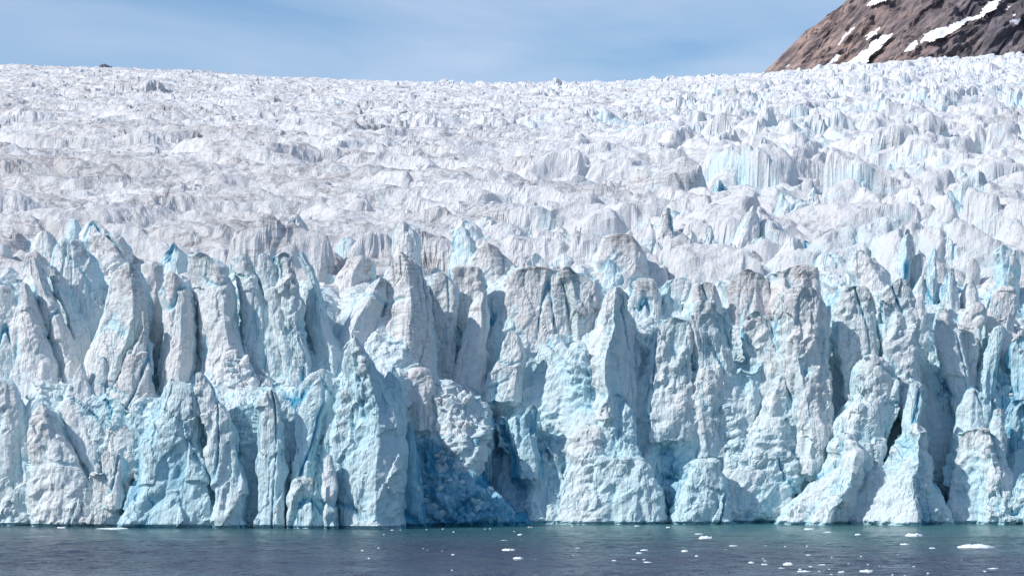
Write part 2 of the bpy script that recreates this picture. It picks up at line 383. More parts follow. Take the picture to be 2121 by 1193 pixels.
o = mesh_obj('glacier', P, grid_faces(NR, NC), M_FIELD, {'blue_shade': fr, 'dirt': dr}); o['kind'] = 'structure'
print('field', time.time() - T00)

# ------------------------------------------------------------------ ice displacement shared by the whole cliff
def facets(X, Y, Z, lx, lz, seed, tilt, off):
    """angular breakage: every worley cell is one tilted plane"""
    f1, f2, i, vx, vy, vz = wor(X / lx, Y / lx, Z / lz, seed)
    return (rid(i, 1) - 0.5) * off + (vx * (rid(i, 2) - 0.5) + vy * (rid(i, 4) - 0.5) + vz * (rid(i, 3) - 0.5)) * tilt, f2 - f1, i
def ice_disp(x, y, z, style, sm=1.0):
    """outward relief in metres and how deep the break goes (recess)"""
    wxx = nz(x / 22, y / 22, z / 30, 101) * 4; wzz = nz(x / 18, y / 18, z / 22, 102) * 3
    X, Y, Z = x + wxx, y + wxx * 0.5, z + wzz
    f0 = fn(X / 11, Y / 11, Z / 21, 1); f1 = fn(X / 5.2, Y / 5.2, Z / 9.5, 2); f2 = fn(X / 2.5, Y / 2.5, Z / 4.2, 3); f3 = fn(x / 1.25, y / 1.25, z / 1.7, 4); f4 = fn(x / 0.7, y / 0.7, z / 0.8, 5, 0)
    sp, se, si = facets(X, Y, Z, 5.2, 9.5, 104, 1.6, 1.9)              # spalled plates, each with a broken edge
    flu = 1 - 2 * np.abs(fn(X / 2.2, Y / 2.2, Z / 26, 6))
    crk = np.exp(-(np.abs(nz(X / 8, Y / 8, Z / 48, 108)) / 0.03) ** 2) * sst(-0.1, 0.25, nz(x / 15, y / 15, z / 30, 109))
    crd = np.exp(-(np.abs(fn((X + 0.6 * Z) / 13, Y / 13, (Z - 0.6 * X) / 20, 7)) / 0.05) ** 2) * sst(0.0, 0.3, nz(x / 17, y / 17, z / 17, 119))
    zone = sst(-0.25, 0.25, nz(x / 12, y / 12, z / 12, 113))             # where the surface is crumbled
    if style == 'rubble':
        b1 = fn(x / 3.2, y / 3.2, z / 2.8, 8); b2 = fn(x / 1.5, y / 1.5, z / 1.3, 9)
        a2, e2, k2 = facets(x, y, z, 2.2, 2.0, 111, 1.5, 0.9)
        d = f0 * 1.7 + f1 * 1.3 + b1 * (0.4 + 0.5 * zone) + b2 * (0.25 + 0.35 * zone) + a2 * 0.7 * zone + f4 * 0.22 + flu * 0.3 * (1 - zone)
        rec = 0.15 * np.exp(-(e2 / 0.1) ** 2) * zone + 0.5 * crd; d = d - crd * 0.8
    else:
        k = {'smooth': (.8, .5, .26, .17, .28, .5), 'pocked': (1.0, .75, .52, .50, .55, .45), 'plain': (1.1, .8, .48, .32, .65, .45)}[style]
        d = f0 * k[0] + f1 * k[1] + f2 * k[2] * (0.6 + 0.6 * zone) + f3 * k[3] * (0.45 + 0.8 * zone) + f4 * 0.13 + sp * k[4] * 0.95 + flu * k[5] * 0.6 - crk * 1.0 - crd * 0.6
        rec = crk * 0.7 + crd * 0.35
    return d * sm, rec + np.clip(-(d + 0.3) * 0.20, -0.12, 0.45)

# cliff behind and between the towers: broken ice falling from the field to the water
CC = np.concatenate([np.arange(-980, -125, 18.0), np.linspace(-120, 2241, 570), np.arange(2246, 3100, 18.0)])
U_, V_ = np.meshgrid(CC, np.linspace(0, 1, 280))
fy_ = front_y(U_)
def prof(xs, vs_, w=0.0, sd=0): return np.interp(U_, xs, vs_) + w * (0.6 * nz(U_ / 70, sd, 0.5, 91) + 0.4 * nz(U_ / 28, sd, 0.5, 92))
off = prof([0, 825, 850, 930, 1000, 1070, 1130, 1200, 1880, 1920, 1980, 2010, 2121], [9, 9, 17, 23, 17, 10, 8, 8, 9, 14, 13, 9, 9], 1.6, 1)
slope = prof([0, 825, 860, 1000, 1120, 1210, 1560, 1640, 2121], [.10, .10, .55, .6, .4, .12, .12, .35, .4])
yB = prof([0, 500, 680, 830, 860, 1000, 1100, 1190, 1240, 1700, 1760, 1880, 1930, 2000, 2121], [830, 840, 820, 820, 850, 810, 740, 740, 760, 760, 780, 790, 840, 840, 820], 60, 2)
dC = prof([0, 830, 900, 1000, 1200, 1250, 2121], [31, 31, 33, 33, 31, 21, 24], 2, 3)
yC = prof([0, 700, 830, 1000, 1200, 1260, 1880, 2000, 2121], [775, 770, 760, 800, 770, 745, 745, 770, 760], 20, 4)
dD = prof([0, 640, 700, 830, 890, 1010, 1060, 1220, 1270, 1880, 2121], [44, 44, 46, 44, 48, 48, 41, 41, 32, 36, 40], 3, 5)
yD = prof([0, 640, 700, 780, 900, 1200, 1260, 1700, 1900, 2121], [595, 590, 650, 610, 590, 590, 640, 640, 650, 680], 30, 6)
zB = CAMZ + (HY - yB) / F * (fy_ + off + 6); zC = np.maximum(CAMZ + (HY - yC) / F * (fy_ + dC), zB + 0.5); zD = CAMZ + (HY - yD) / F * (fy_ + dD)
dB = off + slope * zB; dC = np.maximum(dC, dB + 2); dD = np.maximum(dD, dC + 3); dE = np.maximum(dD + 14, 88)
zE = field_base(X_of(U_, fy_ + dE), fy_ + dE) - 2
kn = [0, .37, .48, .78, 1.0]; dk = [off, dB, dC, dD, dE]; zk = [-4 + 0 * zB, zB, zC, zD, zE]
Yc = fy_ + off; Zc = -4 + 0 * U_
for i in range(4):
    t = np.clip((V_ - kn[i]) / (kn[i + 1] - kn[i]), 0, 1); Yc = Yc + t * (dk[i + 1] - dk[i]); Zc = Zc + t * (zk[i + 1] - zk[i])
Xc = X_of(U_, Yc)
P = np.stack([Xc, Yc, Zc], -1).astype(np.float32)
nrm = grid_normals(P)
if nrm[..., 1].mean() > 0: nrm = -nrm
d, rec = ice_disp(P[..., 0], P[..., 1], P[..., 2], 'rubble')
P = P + nrm * (d * 1.1)[..., None]
o = mesh_obj('ice_cliff', P, grid_faces(280, len(CC)), M_ICE, {'blue_shade': 0.60 + rec - 0.25 * V_, 'dirt': -0.5 + 0.3 * V_}); o['kind'] = 'structure'
print('cliff', time.time() - T00)

# ------------------------------------------------------------------ ice towers
def ice_tower(name, rows, d, label, cat='ice tower', style='plain', lean=0.12, thick=None, ridge=0.0, rk=0.0, blue_shade=0.15, dirt=0.1, res=0.40, n=3.2, sm=1.0, group=None):
    rows = sorted(rows); ys = np.array([r[0] for r in rows], float); xl = np.array([r[1] for r in rows], float); xr = np.array([r[2] for r in rows], float)
    pc = float(np.mean((xl + xr) / 2)); Y0 = float(front_y(pc)) + d
    k = (HY - ys) / F; zs = (CAMZ + k * Y0) / (1 - k * lean)
    wmax = float(np.max(xr - xl)) * Y0 / F
    if thick is None: thick = min(max(0.55 * wmax, 3.5), 9.0)
    zt, zb = zs[0], zs[-1] - (3.0 if ys[-1] > 1080 else 5.0)
    nrow = max(8, int((zt - zb) / res)); zz = np.linspace(zt, zb, nrow)
    yl = np.interp(-zz, -zs, ys)
    L = np.interp(yl, ys, xl); Rr = np.interp(yl, ys, xr)
    Yr = Y0 + lean * zz
    XL, XR = X_of(L, Yr), X_of(Rr, Yr)
    jag = nz(zz / 3.1, pc * 0.37, 0.5, 201) * 0.5; jag2 = nz(zz / 2.7, pc * 0.37, 7.5, 202) * 0.5
    XL = XL + jag * sm; XR = XR + jag2 * sm
    xc, hw = (XL + XR) / 2, np.maximum((XR - XL) / 2 - (0.25 if cat == 'ice tower' else 0.0), 0.15)
    v = (zt - zz) / max(zt - zb, 1)
    th = thick * (0.28 + 0.72 * np.clip((zt - zz) / max(6.0, 0.35 * (zt - zb)), 0, 1) ** 0.7)
    # cross section: a broken-off polygon, its corners a little rounded; front half fine
    a = np.linspace(0, 2 * np.pi, 721)[:-1]
    ux = np.sign(np.cos(a)) * np.abs(np.cos(a)) ** (2 / n); uy = np.sign(np.sin(a)) * np.abs(np.sin(a)) ** (2 / n)
    pr = np.random.default_rng(int(pc * 7 + ys[0] * 13) % 100003); q = lambda c, w: c + pr.uniform(-w, w)
    poly = [(1, q(.0, .25)), (q(.80, .12), q(.80, .14)), (q(.28, .2), q(1.0, .1)), (q(-.30, .2), q(.97, .12)), (q(-.82, .12), q(.78, .15)), (-1, q(.0, .25)), (q(-.75, .1), q(-.8, .1)), (q(.75, .1), q(-.8, .1))]
    if n > 3.9: poly[2] = (q(.4, .15), q(.97, .05)); poly[3] = (q(-.45, .15), q(.97, .05)); poly[1] = (q(.9, .05), q(.85, .1)); poly[4] = (q(-.9, .05), q(.85, .1))
    poly = np.array(poly + [poly[0]]); pt = np.arctan2(poly[:, 1], poly[:, 0]); pt = np.unwrap(pt)
    base_t = np.linspace(pt[0], pt[-1], 720, endpoint=False)
    dense = np.stack([np.interp(np.linspace(0, 8, 4001), np.arange(9), poly[:, j]) for j in (0, 1)], -1); da = np.unwrap(np.arctan2(dense[:, 1], dense[:, 0]))
    pxx = np.interp(base_t, da, dense[:, 0]); pyy = np.interp(base_t, da, dense[:, 1])
    rx = np.interp(base_t % (2 * np.pi), np.unwrap(np.arctan2(uy, ux)), ux, period=2 * np.pi); ry = np.interp(base_t % (2 * np.pi), np.unwrap(np.arctan2(uy, ux)), uy, period=2 * np.pi)
    kk = 0.85 if n >= 3 else 0.45
    ux = kk * pxx + (1 - kk) * rx; uy = kk * pyy + (1 - kk) * ry
    tri = np.where(ux < ridge, (ux + 1) / (1 + ridge + 1e-6), (1 - ux) / (1 - ridge + 1e-6))
    front = uy > 0
    uyf = np.where(front, (1 - rk) * uy + rk * tri * 1.15, uy)
    hm = wmax / 2; sx_, sy_ = ux * hm, uyf * thick
    seg = np.hypot(np.diff(sx_, append=sx_[0]), np.diff(sy_, append=sy_[0])) * np.where(front | (uy > -0.35), 1.0, 0.2)
    cum = np.concatenate([[0], np.cumsum(seg)]); m = int(np.clip(cum[-1] / res, 14, 260))
    t = np.interp(np.arange(m) / m * cum[-1], cum, np.arange(721))
    ux = np.interp(t, np.arange(721), np.append(ux, ux[0])); uyf = np.interp(t, np.arange(721), np.append(uyf, uyf[0]))
    # cap rows
    caps = [0.03, 0.3, 0.6, 0.85]; ch = min(hw[0] * 0.5, 1.0)
    hw2 = np.concatenate([hw[0] * np.array(caps), hw]); xc2 = np.concatenate([np.full(4, xc[0]), xc]); th2 = np.concatenate([th[0] * np.array(caps), th])
    z2 = np.concatenate([zt + ch * (1 - np.array(caps) ** 2), zz]); Y2 = np.concatenate([np.full(4, Yr[0]), Yr])
    if ys[-1] < 1080:                                    # the foot slopes back into the ice behind
        kf = np.array([0.25, 0.55, 0.8, 1.0]); m4 = 14
        kf = np.linspace(0.07, 1, m4)
        hw2 = np.concatenate([hw2, np.full(m4, hw2[-1]) * (1 - 0.35 * kf)]); xc2 = np.concatenate([xc2, np.full(m4, xc2[-1])]); th2 = np.concatenate([th2, np.full(m4, th2[-1])])
        z2 = np.concatenate([z2, zb - 9 * kf]); Y2 = np.concatenate([Y2, Y2[-1] + 13 * kf ** 0.8]); v = np.concatenate([v, np.ones(m4)])
    mid = Y2 + th2                                       # front face stands at Yr
    P = np.stack([xc2[:, None] + hw2[:, None] * ux[None], mid[:, None] - th2[:, None] * uyf[None], z2[:, None] + 0 * ux[None]], -1).astype(np.float32)
    nr = grid_normals(P, True)
    outw = np.stack([ux * 1.0, -uyf, 0 * ux], -1)[None]
    if (nr * outw).sum() < 0: nr = -nr
    dd, rec = ice_disp(P[..., 0], P[..., 1], P[..., 2], style, 1.0)
    fall = np.clip(hw2 / 2.2, 0.25, 1)[:, None] * sm
    P = P + nr * (dd * fall)[..., None]
    vv = np.concatenate([np.zeros(4), v])[:, None]
    hz = np.clip((z2[:, None] - zb) / max(zt - zb, 1), 0, 1)
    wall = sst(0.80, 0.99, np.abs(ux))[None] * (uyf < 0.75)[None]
    fr = blue_shade + 0.12 + rec + 0.32 * wall * min(1, wmax / 7) + 0.12 * sst(40, 10, z2)[:, None] + 0 * vv  # slit sides tinted bluer: clean ice, with shade put into the colour
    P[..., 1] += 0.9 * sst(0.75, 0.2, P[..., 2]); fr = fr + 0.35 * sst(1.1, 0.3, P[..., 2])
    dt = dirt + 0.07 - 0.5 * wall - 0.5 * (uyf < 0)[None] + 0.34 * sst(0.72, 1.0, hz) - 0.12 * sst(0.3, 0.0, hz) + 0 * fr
    o = mesh_obj(name, P, grid_faces(len(z2), m, True), M_ICE, {'blue_shade': fr, 'dirt': dt})
    at_base(o); return tag(o, label, cat, group)

TOWERS = [
 # --- front rank, standing in the water
 ([(795,-60,20),(830,-60,45),(900,-60,52),(1000,-60,62),(1095,-60,66)], 4, 'pale ice slab at the water, left of the tall crack by the dirty edged buttress', dict(blue_shade=.22, style='pocked')),
 ([(838,75,96),(860,62,114),(900,56,132),(950,54,160),(1000,50,192),(1095,42,262)], 0, 'white ice buttress whose sloping right edge carries a brown dirt line', dict(blue_shade=.12, dirt=.22, style='pocked', lean=.16)),
 ([(752,163,172),(800,138,186),(850,118,200),(900,140,205),(950,165,212),(995,185,212)], 5, 'curved white ice fin above the dirt line of the left buttress', dict(blue_shade=.2, style='smooth', thick=4, lean=.25)),
 ([(742,204,222),(780,192,226),(850,172,216),(920,176,212),(975,184,206)], 9, 'narrow white ice fin beside the blue slit, left of the banded dome', dict(blue_shade=.2, style='smooth', thick=4, lean=.2)),
 ([(765,252,302),(800,222,320),(850,208,322),(900,205,316),(960,200,292),(1000,206,270)], 5, 'rounded white ice dome with thin slanting dark bands', dict(blue_shade=.05, dirt=.38, style='smooth', n=2.4, lean=.3)),
 ([(943,206,248),(972,198,262),(1006,214,254)], -1.5, 'smooth white ice lump above the small brown stained notch', dict(blue_shade=.1, style='smooth', n=2.2, thick=4)),
 ([(985,190,240),(1020,185,238),(1095,172,268)], 0, 'low brown stained ice foot at the waterline under the white lump', dict(blue_shade=.1, dirt=.45, style='plain')),
 ([(790,346,362),(815,334,402),(850,324,412),(900,290,420),(950,275,428),(1000,268,438),(1095,226,446)], -2, 'broad cyan ice slab with a twin pointed top, at the water', dict(blue_shade=.42, dirt=-.05, style='plain', lean=.08, n=4)),
 ([(775,405,425),(800,402,440),(850,414,466),(900,424,490),(950,432,500),(1000,438,508),(1095,446,512)], 0, 'tall pale ice slab right of the long turquoise crack', dict(blue_shade=.30, style='plain', n=4)),
 ([(840,495,560),(880,498,560),(950,505,545),(1095,505,545)], 12, 'rubbly shaded ice gully between two pale slabs', dict(style='rubble', blue_shade=.4, lean=.2)),
 ([(812,552,576),(835,530,586),(880,525,589),(950,526,589),(1000,530,589),(1095,520,593)], 2, 'straight sided pale ice slab with a faint brown stain across it', dict(blue_shade=.32, dirt=.12, n=4.5, style='plain')),
 ([(768,655,680),(790,625,690),(830,605,690),(870,600,670),(930,605,656),(1000,605,646),(1095,594,680)], 6, 'leaning pale blue ice slab left of the highest front tower', dict(blue_shade=.38, dirt=-.05, n=3.6, style='smooth')),
 ([(998,606,664),(1040,590,672),(1095,588,676)], 0, 'low squared ice block at the waterline under the leaning slab', dict(blue_shade=.28, style='plain')),
 ([(790,690,698),(830,678,696),(875,668,692),(910,664,688)], 8, 'small pale ice spike in the slit beside the highest front tower', dict(blue_shade=.35, style='smooth', thick=3)),
 ([(945,672,690),(980,668,700),(1095,664,705)], -5, 'narrow ice rib at the foot of the highest front tower', dict(blue_shade=.2, style='plain', thick=4)),
 ([(700,725,738),(722,712,754),(760,706,786),(800,700,806),(850,692,828),(900,684,832),(950,676,833),(1000,671,830),(1095,668,834)], -4, 'highest front ice tower with pointed top and shaded blue right side', dict(blue_shade=.32, dirt=-.1, ridge=.35, rk=.35, n=4, style='pocked', lean=.07, thick=10)),
 ([(762,800,822),(785,795,834),(830,800,838),(900,802,838),(960,806,836)], 3, 'shaded blue shoulder on the right side of the highest front tower', dict(thick=5, blue_shade=.5, style='plain', dirt=-.2)),
 ([(880,842,856),(950,830,866),(1020,828,872),(1095,830,882)], 7, 'shadowed blue ice slab tucked behind the highest front tower', dict(blue_shade=.85, dirt=-.3, style='smooth')),
 ([(868,850,900),(900,840,962),(950,840,992),(1000,840,1034),(1050,838,1075),(1095,835,1105)], 10, 'deep blue mound of fallen ice lying in the shadow at the water', dict(style='rubble', blue_shade=0.9, dirt=-.4, lean=.42, n=2.6, thick=16, sm=1.9)),  # blue ice, its colour deepened to paint the hollow's shadow darker
 ([(870,1020,1062),(920,1022,1092),(960,1042,1112),(1000,1062,1132),(1095,1108,1168)], 9, 'broken white ice slope right of the deep blue mound', dict(style='rubble', blue_shade=.42, dirt=-.1, lean=.4, sm=1.6)),
 ([(800,856,936),(830,848,978),(880,868,1002),(950,900,1012),(1000,900,1010)], 12, 'sunlit heap of tumbled white ice above the deep blue shadow', dict(style='rubble', blue_shade=.28, dirt=-.2, lean=.22, sm=1.6)),
 ([(838,984,1016),(880,974,1036),(930,990,1032),(960,990,1030)], 20, 'cluster of pale turquoise ice pillars beside the tumbled heap', dict(blue_shade=.45, dirt=-.1, style='plain')),
 ([(700,1132,1186),(740,1105,1202),(790,1062,1204),(850,1040,1198),(900,1036,1184),(950,1040,1182),(1000,1060,1172),(1095,1060,1182)], 14, 'broken turquoise ice buttress with a bright crumbly top', dict(style='plain', blue_shade=.42, dirt=-.05, lean=.22, ridge=-.2, rk=.35)),
 ([(845,1085,1118),(870,1050,1122),(900,1045,1120),(950,1050,1130)], 8, 'turquoise overhanging ice shelf halfway up the broken buttress', dict(blue_shade=.55, dirt=-.2, style='plain')),
 ([(930,1122,1150),(1000,1104,1182),(1095,1112,1202)], 5, 'ridged white ice foot of the broken buttress at the water', dict(style='rubble', blue_shade=.28, lean=.3)),
 ([(890,1200,1240),(950,1172,1242),(1000,1152,1242),(1050,1145,1245),(1095,1140,1250)], 2, 'sloping white rubble apron left of the great rounded tower', dict(style='rubble', blue_shade=.22, lean=.35)),
 ([(598,1268,1288),(620,1255,1306),(660,1236,1324),(700,1221,1336),(760,1206,1346),(795,1206,1347),(822,1214,1344)], 2, 'great rounded ice tower with bright left side and grey right side', dict(blue_shade=.20, dirt=.1, ridge=-.35, rk=.55, style='pocked', thick=13)),
 ([(822,1258,1300),(860,1244,1318),(900,1240,1324),(950,1236,1326),(1000,1240,1320),(1095,1240,1320)], 3, 'turquoise bulge low on the great rounded tower', dict(blue_shade=.5, dirt=-.2, style='pocked', n=2.2)),
 ([(665,1366,1430),(700,1345,1441),(760,1335,1442),(830,1330,1446),(868,1336,1440)], 6, 'flat topped ice block joined to the right of the great rounded tower', dict(blue_shade=.26, dirt=.1, style='pocked')),
 ([(630,1430,1482),(650,1420,1512),(690,1425,1530),(760,1430,1536),(850,1430,1532),(905,1440,1522)], 6, 'tall grey pitted ice wall with a bright left edge', dict(blue_shade=.2, dirt=.2, ridge=-.6, rk=.4, style='pocked')),
 ([(650,1546,1590),(675,1528,1602),(700,1532,1616),(760,1542,1624),(820,1540,1624),(875,1540,1602)], 10, 'dirty topped ice pillar between two dark blue slits', dict(blue_shade=.18, dirt=.3, style='pocked')),
 ([(600,1636,1700),(630,1606,1716),(680,1598,1722),(760,1618,1727),(850,1638,1732),(900,1650,1736),(935,1655,1722)], 3, 'tallest straight ice column right of centre, grey and pitted', dict(blue_shade=.16, dirt=.22, ridge=-.3, rk=.4, style='pocked')),
 ([(785,1602,1640),(810,1580,1660),(860,1560,1672),(920,1530,1672),(1000,1480,1684),(1050,1450,1650),(1095,1440,1610)], 3, 'rough white ice bulge at the foot of the dirty topped pillar', dict(style='rubble', blue_shade=.25, dirt=.08, lean=.24)),
 ([(960,1440,1480),(1000,1400,1500),(1095,1380,1540)], -3, 'pale turquoise ice apron at the water below the grey pitted wall', dict(style='pocked', blue_shade=.42, dirt=-.1, lean=.3)),
 ([(960,1230,1330),(1020,1215,1380),(1095,1200,1400)], -2, 'broad pale ice foot of the great rounded tower at the water', dict(style='pocked', blue_shade=.36, dirt=-.1, lean=.25)),
 ([(600,1746,1800),(625,1735,1816),(680,1728,1826),(720,1730,1830),(780,1750,1835)], 10, 'ice column with a thin black slit, right of the tallest straight column', dict(blue_shade=.25, dirt=.2, style='pocked', n=4)),
 ([(585,1846,1886),(610,1822,1896),(680,1826,1906),(760,1840,1910),(830,1866,1912),(920,1876,1916)], 8, 'shoulder shaped ice column right of the dark blue slit', dict(blue_shade=.25, dirt=.15, style='pocked')),
 ([(740,1790,1816),(770,1776,1852),(830,1770,1872),(880,1730,1854),(950,1728,1832)], 1, 'jumbled ice bulge between the columns and the white spurs', dict(style='plain', blue_shade=.3, dirt=-.05)),
 ([(795,1885,1906),(830,1880,1914),(880,1875,1908),(905,1878,1902)], -1, 'upright pale blue ice block against the shoulder shaped column', dict(blue_shade=.45, dirt=-.1, style='smooth', thick=4)),
 ([(903,1745,1766),(940,1735,1798),(1000,1700,1796),(1040,1650,1785),(1060,1618,1775),(1095,1592,1770)], -10, 'white ice spur running down left to the water, shaded on its right', dict(style='rubble', blue_shade=.2, dirt=-.05, lean=.4, ridge=.3, rk=.75, n=2.4, thick=9)),
 ([(880,1890,1906),(920,1860,1930),(960,1840,1948),(1000,1798,1958),(1050,1782,1975),(1095,1756,1998)], -11, 'big white conical ice spur in the middle of the right hand cliff', dict(style='rubble', blue_shade=.2, dirt=-.05, lean=.42, ridge=.15, rk=.75, n=2.4, thick=10)),
 ([(803,2004,2026),(830,1995,2036),(880,1982,2044),(930,1976,2060),(960,1975,2060)], 4, 'rounded bluish ice knob on the crest of the right mound', dict(style='smooth', blue_shade=.36, dirt=-.1)),
 ([(895,1985,2080),(930,1975,2092),(960,1968,2102),(1000,1962,2118),(1050,1968,2135),(1095,1976,2155)], -6, 'wide white snow covered ice mound near the right edge', dict(style='rubble', blue_shade=.1, dirt=0, lean=.42, n=2.4, ridge=.35, rk=.6, thick=10)),
 ([(980,2112,2160),(1030,2100,2170),(1095,2090,2180)], -6, 'white ice foot cut by the right edge of the view', dict(style='rubble', blue_shade=.3, lean=.3)),
 ([(850,2058,2082),(875,2050,2090),(920,2050,2088)], 2, 'boulder of ice leaning on the right mound', dict(style='smooth', blue_shade=.25, n=2.3)),
 ([(838,2100,2150),(880,2090,2160),(960,2090,2170)], 10, 'pale turquoise ice block half cut off at the right edge', dict(style='plain', blue_shade=.5)),
 ([(640,1940,1960),(680,1935,1988),(730,1945,2006),(780,1960,2016),(820,1975,2022)], 15, 'leaning grey ice blade above the shadowed hollow on the right', dict(style='pocked', blue_shade=.25, dirt=.1, thick=5)),
 # --- second rank, upper left
 ([(600,-30,26),(650,-30,46),(720,-30,46),(790,-30,36)], 20, 'grey ice tower cut by the left edge of the view', dict(style='smooth', blue_shade=.25)),
 ([(590,36,60),(620,32,68),(680,16,90),(740,15,120),(790,10,130)], 16, 'ice tower with a small flat top, leftmost of the upper rank', dict(style='smooth', blue_shade=.15, dirt=.15)),
 ([(538,56,80),(560,58,88),(600,70,100),(650,82,126),(700,95,142),(760,112,160)], 20, 'tall leaning grey ice fin beside the long dark slit', dict(style='smooth', blue_shade=.15, dirt=.18, ridge=.3, rk=.5)),
 ([(555,95,116),(600,110,150),(650,130,166),(700,140,186),(760,150,186)], 25, 'shadowed ice fin behind the tall leaning fin', dict(style='smooth', blue_shade=.3, dirt=.25, ridge=-.5, rk=.6)),
 ([(505,122,176),(530,105,196),(580,100,212),(640,130,216),(700,150,216),(750,160,216)], 30, 'broad smooth bluish ice wall with a rounded top and small knob', dict(style='smooth', blue_shade=.3, dirt=.05, n=2.6)),
 ([(545,250,276),(560,226,288),(600,211,303),(650,200,313),(700,185,300),(750,166,276),(800,150,270),(860,150,270)], 13, 'large grey ice tower with a dirt smeared top, left upper rank', dict(style='smooth', blue_shade=.12, dirt=.26, ridge=.4, rk=.5)),
 ([(645,292,302),(680,285,318),(740,250,315),(790,240,312)], 11, 'small grimy ice pinnacle between the two large grey towers', dict(style='plain', blue_shade=.08, dirt=.45)),
 ([(568,340,366),(600,326,386),(650,328,398),(700,320,401),(750,315,396),(810,315,390)], 16, 'flat tipped grey ice tower with a turquoise right side', dict(style='smooth', blue_shade=.15, dirt=.25, ridge=.4, rk=.5)),
 ([(550,294,332),(600,290,326),(660,300,332),(720,300,330)], 26, 'dirty ice block in the gap between the two large grey towers', dict(style='plain', blue_shade=.2, dirt=.3)),
 ([(530,390,440),(555,385,466),(600,395,480),(680,400,490),(740,410,500),(820,400,512)], 18, 'wide grey ice tower fluted with vertical grooves', dict(style='smooth', blue_shade=.18, dirt=.25, ridge=.5, rk=.4)),
 ([(535,480,516),(560,480,526),(620,495,560),(700,498,592),(760,500,622)], 24, 'bright turquoise topped ice tower with a shaded lower wall', dict(style='smooth', blue_shade=.35, dirt=.15)),
 ([(530,535,560),(560,530,573),(620,545,586),(700,570,616),(760,580,640)], 23, 'slender ice blade between the turquoise topped tower and a grey pillar', dict(style='smooth', blue_shade=.25, dirt=.15, thick=5)),
 ([(530,562,610),(560,568,618),(640,580,632),(700,590,636),(760,612,650)], 22, 'grey ice pillar with dark grooves left of the shaded blue slit', dict(style='pocked', blue_shade=.2, dirt=.3)),
 ([(528,610,640),(560,625,653),(620,630,673),(680,630,693),(720,640,713),(770,650,716)], 27, 'ice blade sloping to the right above the shaded blue slit', dict(style='smooth', blue_shade=.35, dirt=.05, ridge=.2, rk=.6)),
 ([(730,470,500),(760,440,520),(800,440,540),(850,450,540)], 10, 'grooved ice apron below the wide grey tower', dict(style='plain', blue_shade=.15, dirt=.2, lean=.3)),
 ([(740,545,600),(770,520,650),(800,520,660),(850,540,650)], 14, 'heap of broken ice blocks between the front slabs and the grey pillars', dict(style='rubble', blue_shade=.15, dirt=.1, lean=.5)),
 ([(725,650,720),(760,620,720),(820,640,720)], 18, 'white rubble slope behind the highest front tower', dict(style='rubble', blue_shade=.15, dirt=.1, lean=.5)),
 # --- second rank, centre
 ([(525,820,838),(550,800,862),(580,790,880),(640,775,891),(700,760,896),(760,755,902),(820,790,904)], 30, 'tall pointed ice tower left of the dark triangular cleft', dict(style='smooth', blue_shade=.12, dirt=.28, ridge=.3, rk=.5)),
 ([(580,775,802),(620,740,802),(660,705,792),(700,690,782),(740,690,780)], 30, 'stack of tilted white ice slabs left of the tall pointed tower', dict(style='smooth', blue_shade=.22, dirt=.1, ridge=-.2, rk=.4)),
 ([(570,896,926),(600,882,946),(650,890,946),(720,895,946),(800,900,942)], 36, 'grey ice pillar standing over the dark triangular cleft', dict(style='smooth', blue_shade=.2, dirt=.35)),
 ([(560,930,1000),(590,935,1012),(650,940,1016),(700,945,1012),(800,945,1000)], 36, 'dirt capped ice wall behind the pale leaning fin', dict(style='smooth', blue_shade=.2, dirt=.38)),
 ([(610,985,1010),(660,966,1016),(720,950,1012),(790,938,1012),(830,940,1012)], 26, 'pale leaning ice fin right of the dark triangular cleft', dict(style='smooth', blue_shade=.15, dirt=.1, ridge=.2, rk=.5)),
 ([(560,1060,1152),(590,1030,1182),(640,1020,1192),(700,1005,1192),(750,1000,1182),(820,985,1150)], 24, 'massive grey ice wall with a curved dirty crest, in the centre', dict(style='smooth', blue_shade=.1, dirt=.3, n=3.6, lean=.2)),
 ([(560,1150,1202),(580,1158,1236),(620,1164,1250),(660,1170,1246),(720,1184,1216),(760,1184,1214)], 24, 'dark grooved ice wall in shade right of the massive grey wall', dict(style='plain', blue_shade=.2, dirt=.5, ridge=-.4, rk=.5)),
 ([(690,1050,1072),(740,1030,1090),(790,1000,1080)], 18, 'small white ice spike leaning on the massive grey wall', dict(style='smooth', blue_shade=.2, thick=3)),
 ([(770,850,890),(800,835,905),(850,840,900)], 20, 'smooth white ice hump under the tall pointed tower', dict(style='smooth', blue_shade=.1, n=2.3)),
 # --- third rank and the blades on the right
 ([(512,986,1030),(535,970,1056),(575,960,1066),(620,960,1066)], 50, 'rounded dirt grey ice dome above the massive grey wall', dict(style='smooth', dirt=.5, blue_shade=.05, n=2.3)),
 ([(473,945,966),(500,935,986),(560,932,992),(600,932,992)], 60, 'luminous pale blue ice slab behind the dirt grey dome', dict(style='smooth', blue_shade=.28, dirt=-.2)),
 ([(492,1250,1320),(530,1232,1346),(570,1232,1352),(620,1235,1350)], 54, 'ice hump ringed with curved dark layers', dict(style='smooth', dirt=.55, blue_shade=.05, n=2.4)),
 ([(585,1320,1360),(620,1308,1373),(680,1320,1370),(740,1325,1365)], 24, 'banded ice column behind the great rounded tower', dict(style='smooth', dirt=.3, blue_shade=.25)),
 ([(585,1376,1420),(620,1368,1426),(670,1380,1420),(720,1380,1420)], 26, 'squat ice block right of the banded column', dict(style='plain', dirt=.2, blue_shade=.25)),
 ([(565,1520,1580),(590,1495,1606),(640,1500,1612),(690,1510,1602),(740,1510,1602)], 22, 'dirty wide ice tower with folded dark layers behind the pillars', dict(style='smooth', dirt=.48, blue_shade=.05)),
 ([(592,1440,1490),(630,1425,1502),(690,1430,1500)], 20, 'grey ice cap behind the bright edged pitted wall', dict(style='smooth', dirt=.4, blue_shade=.1)),
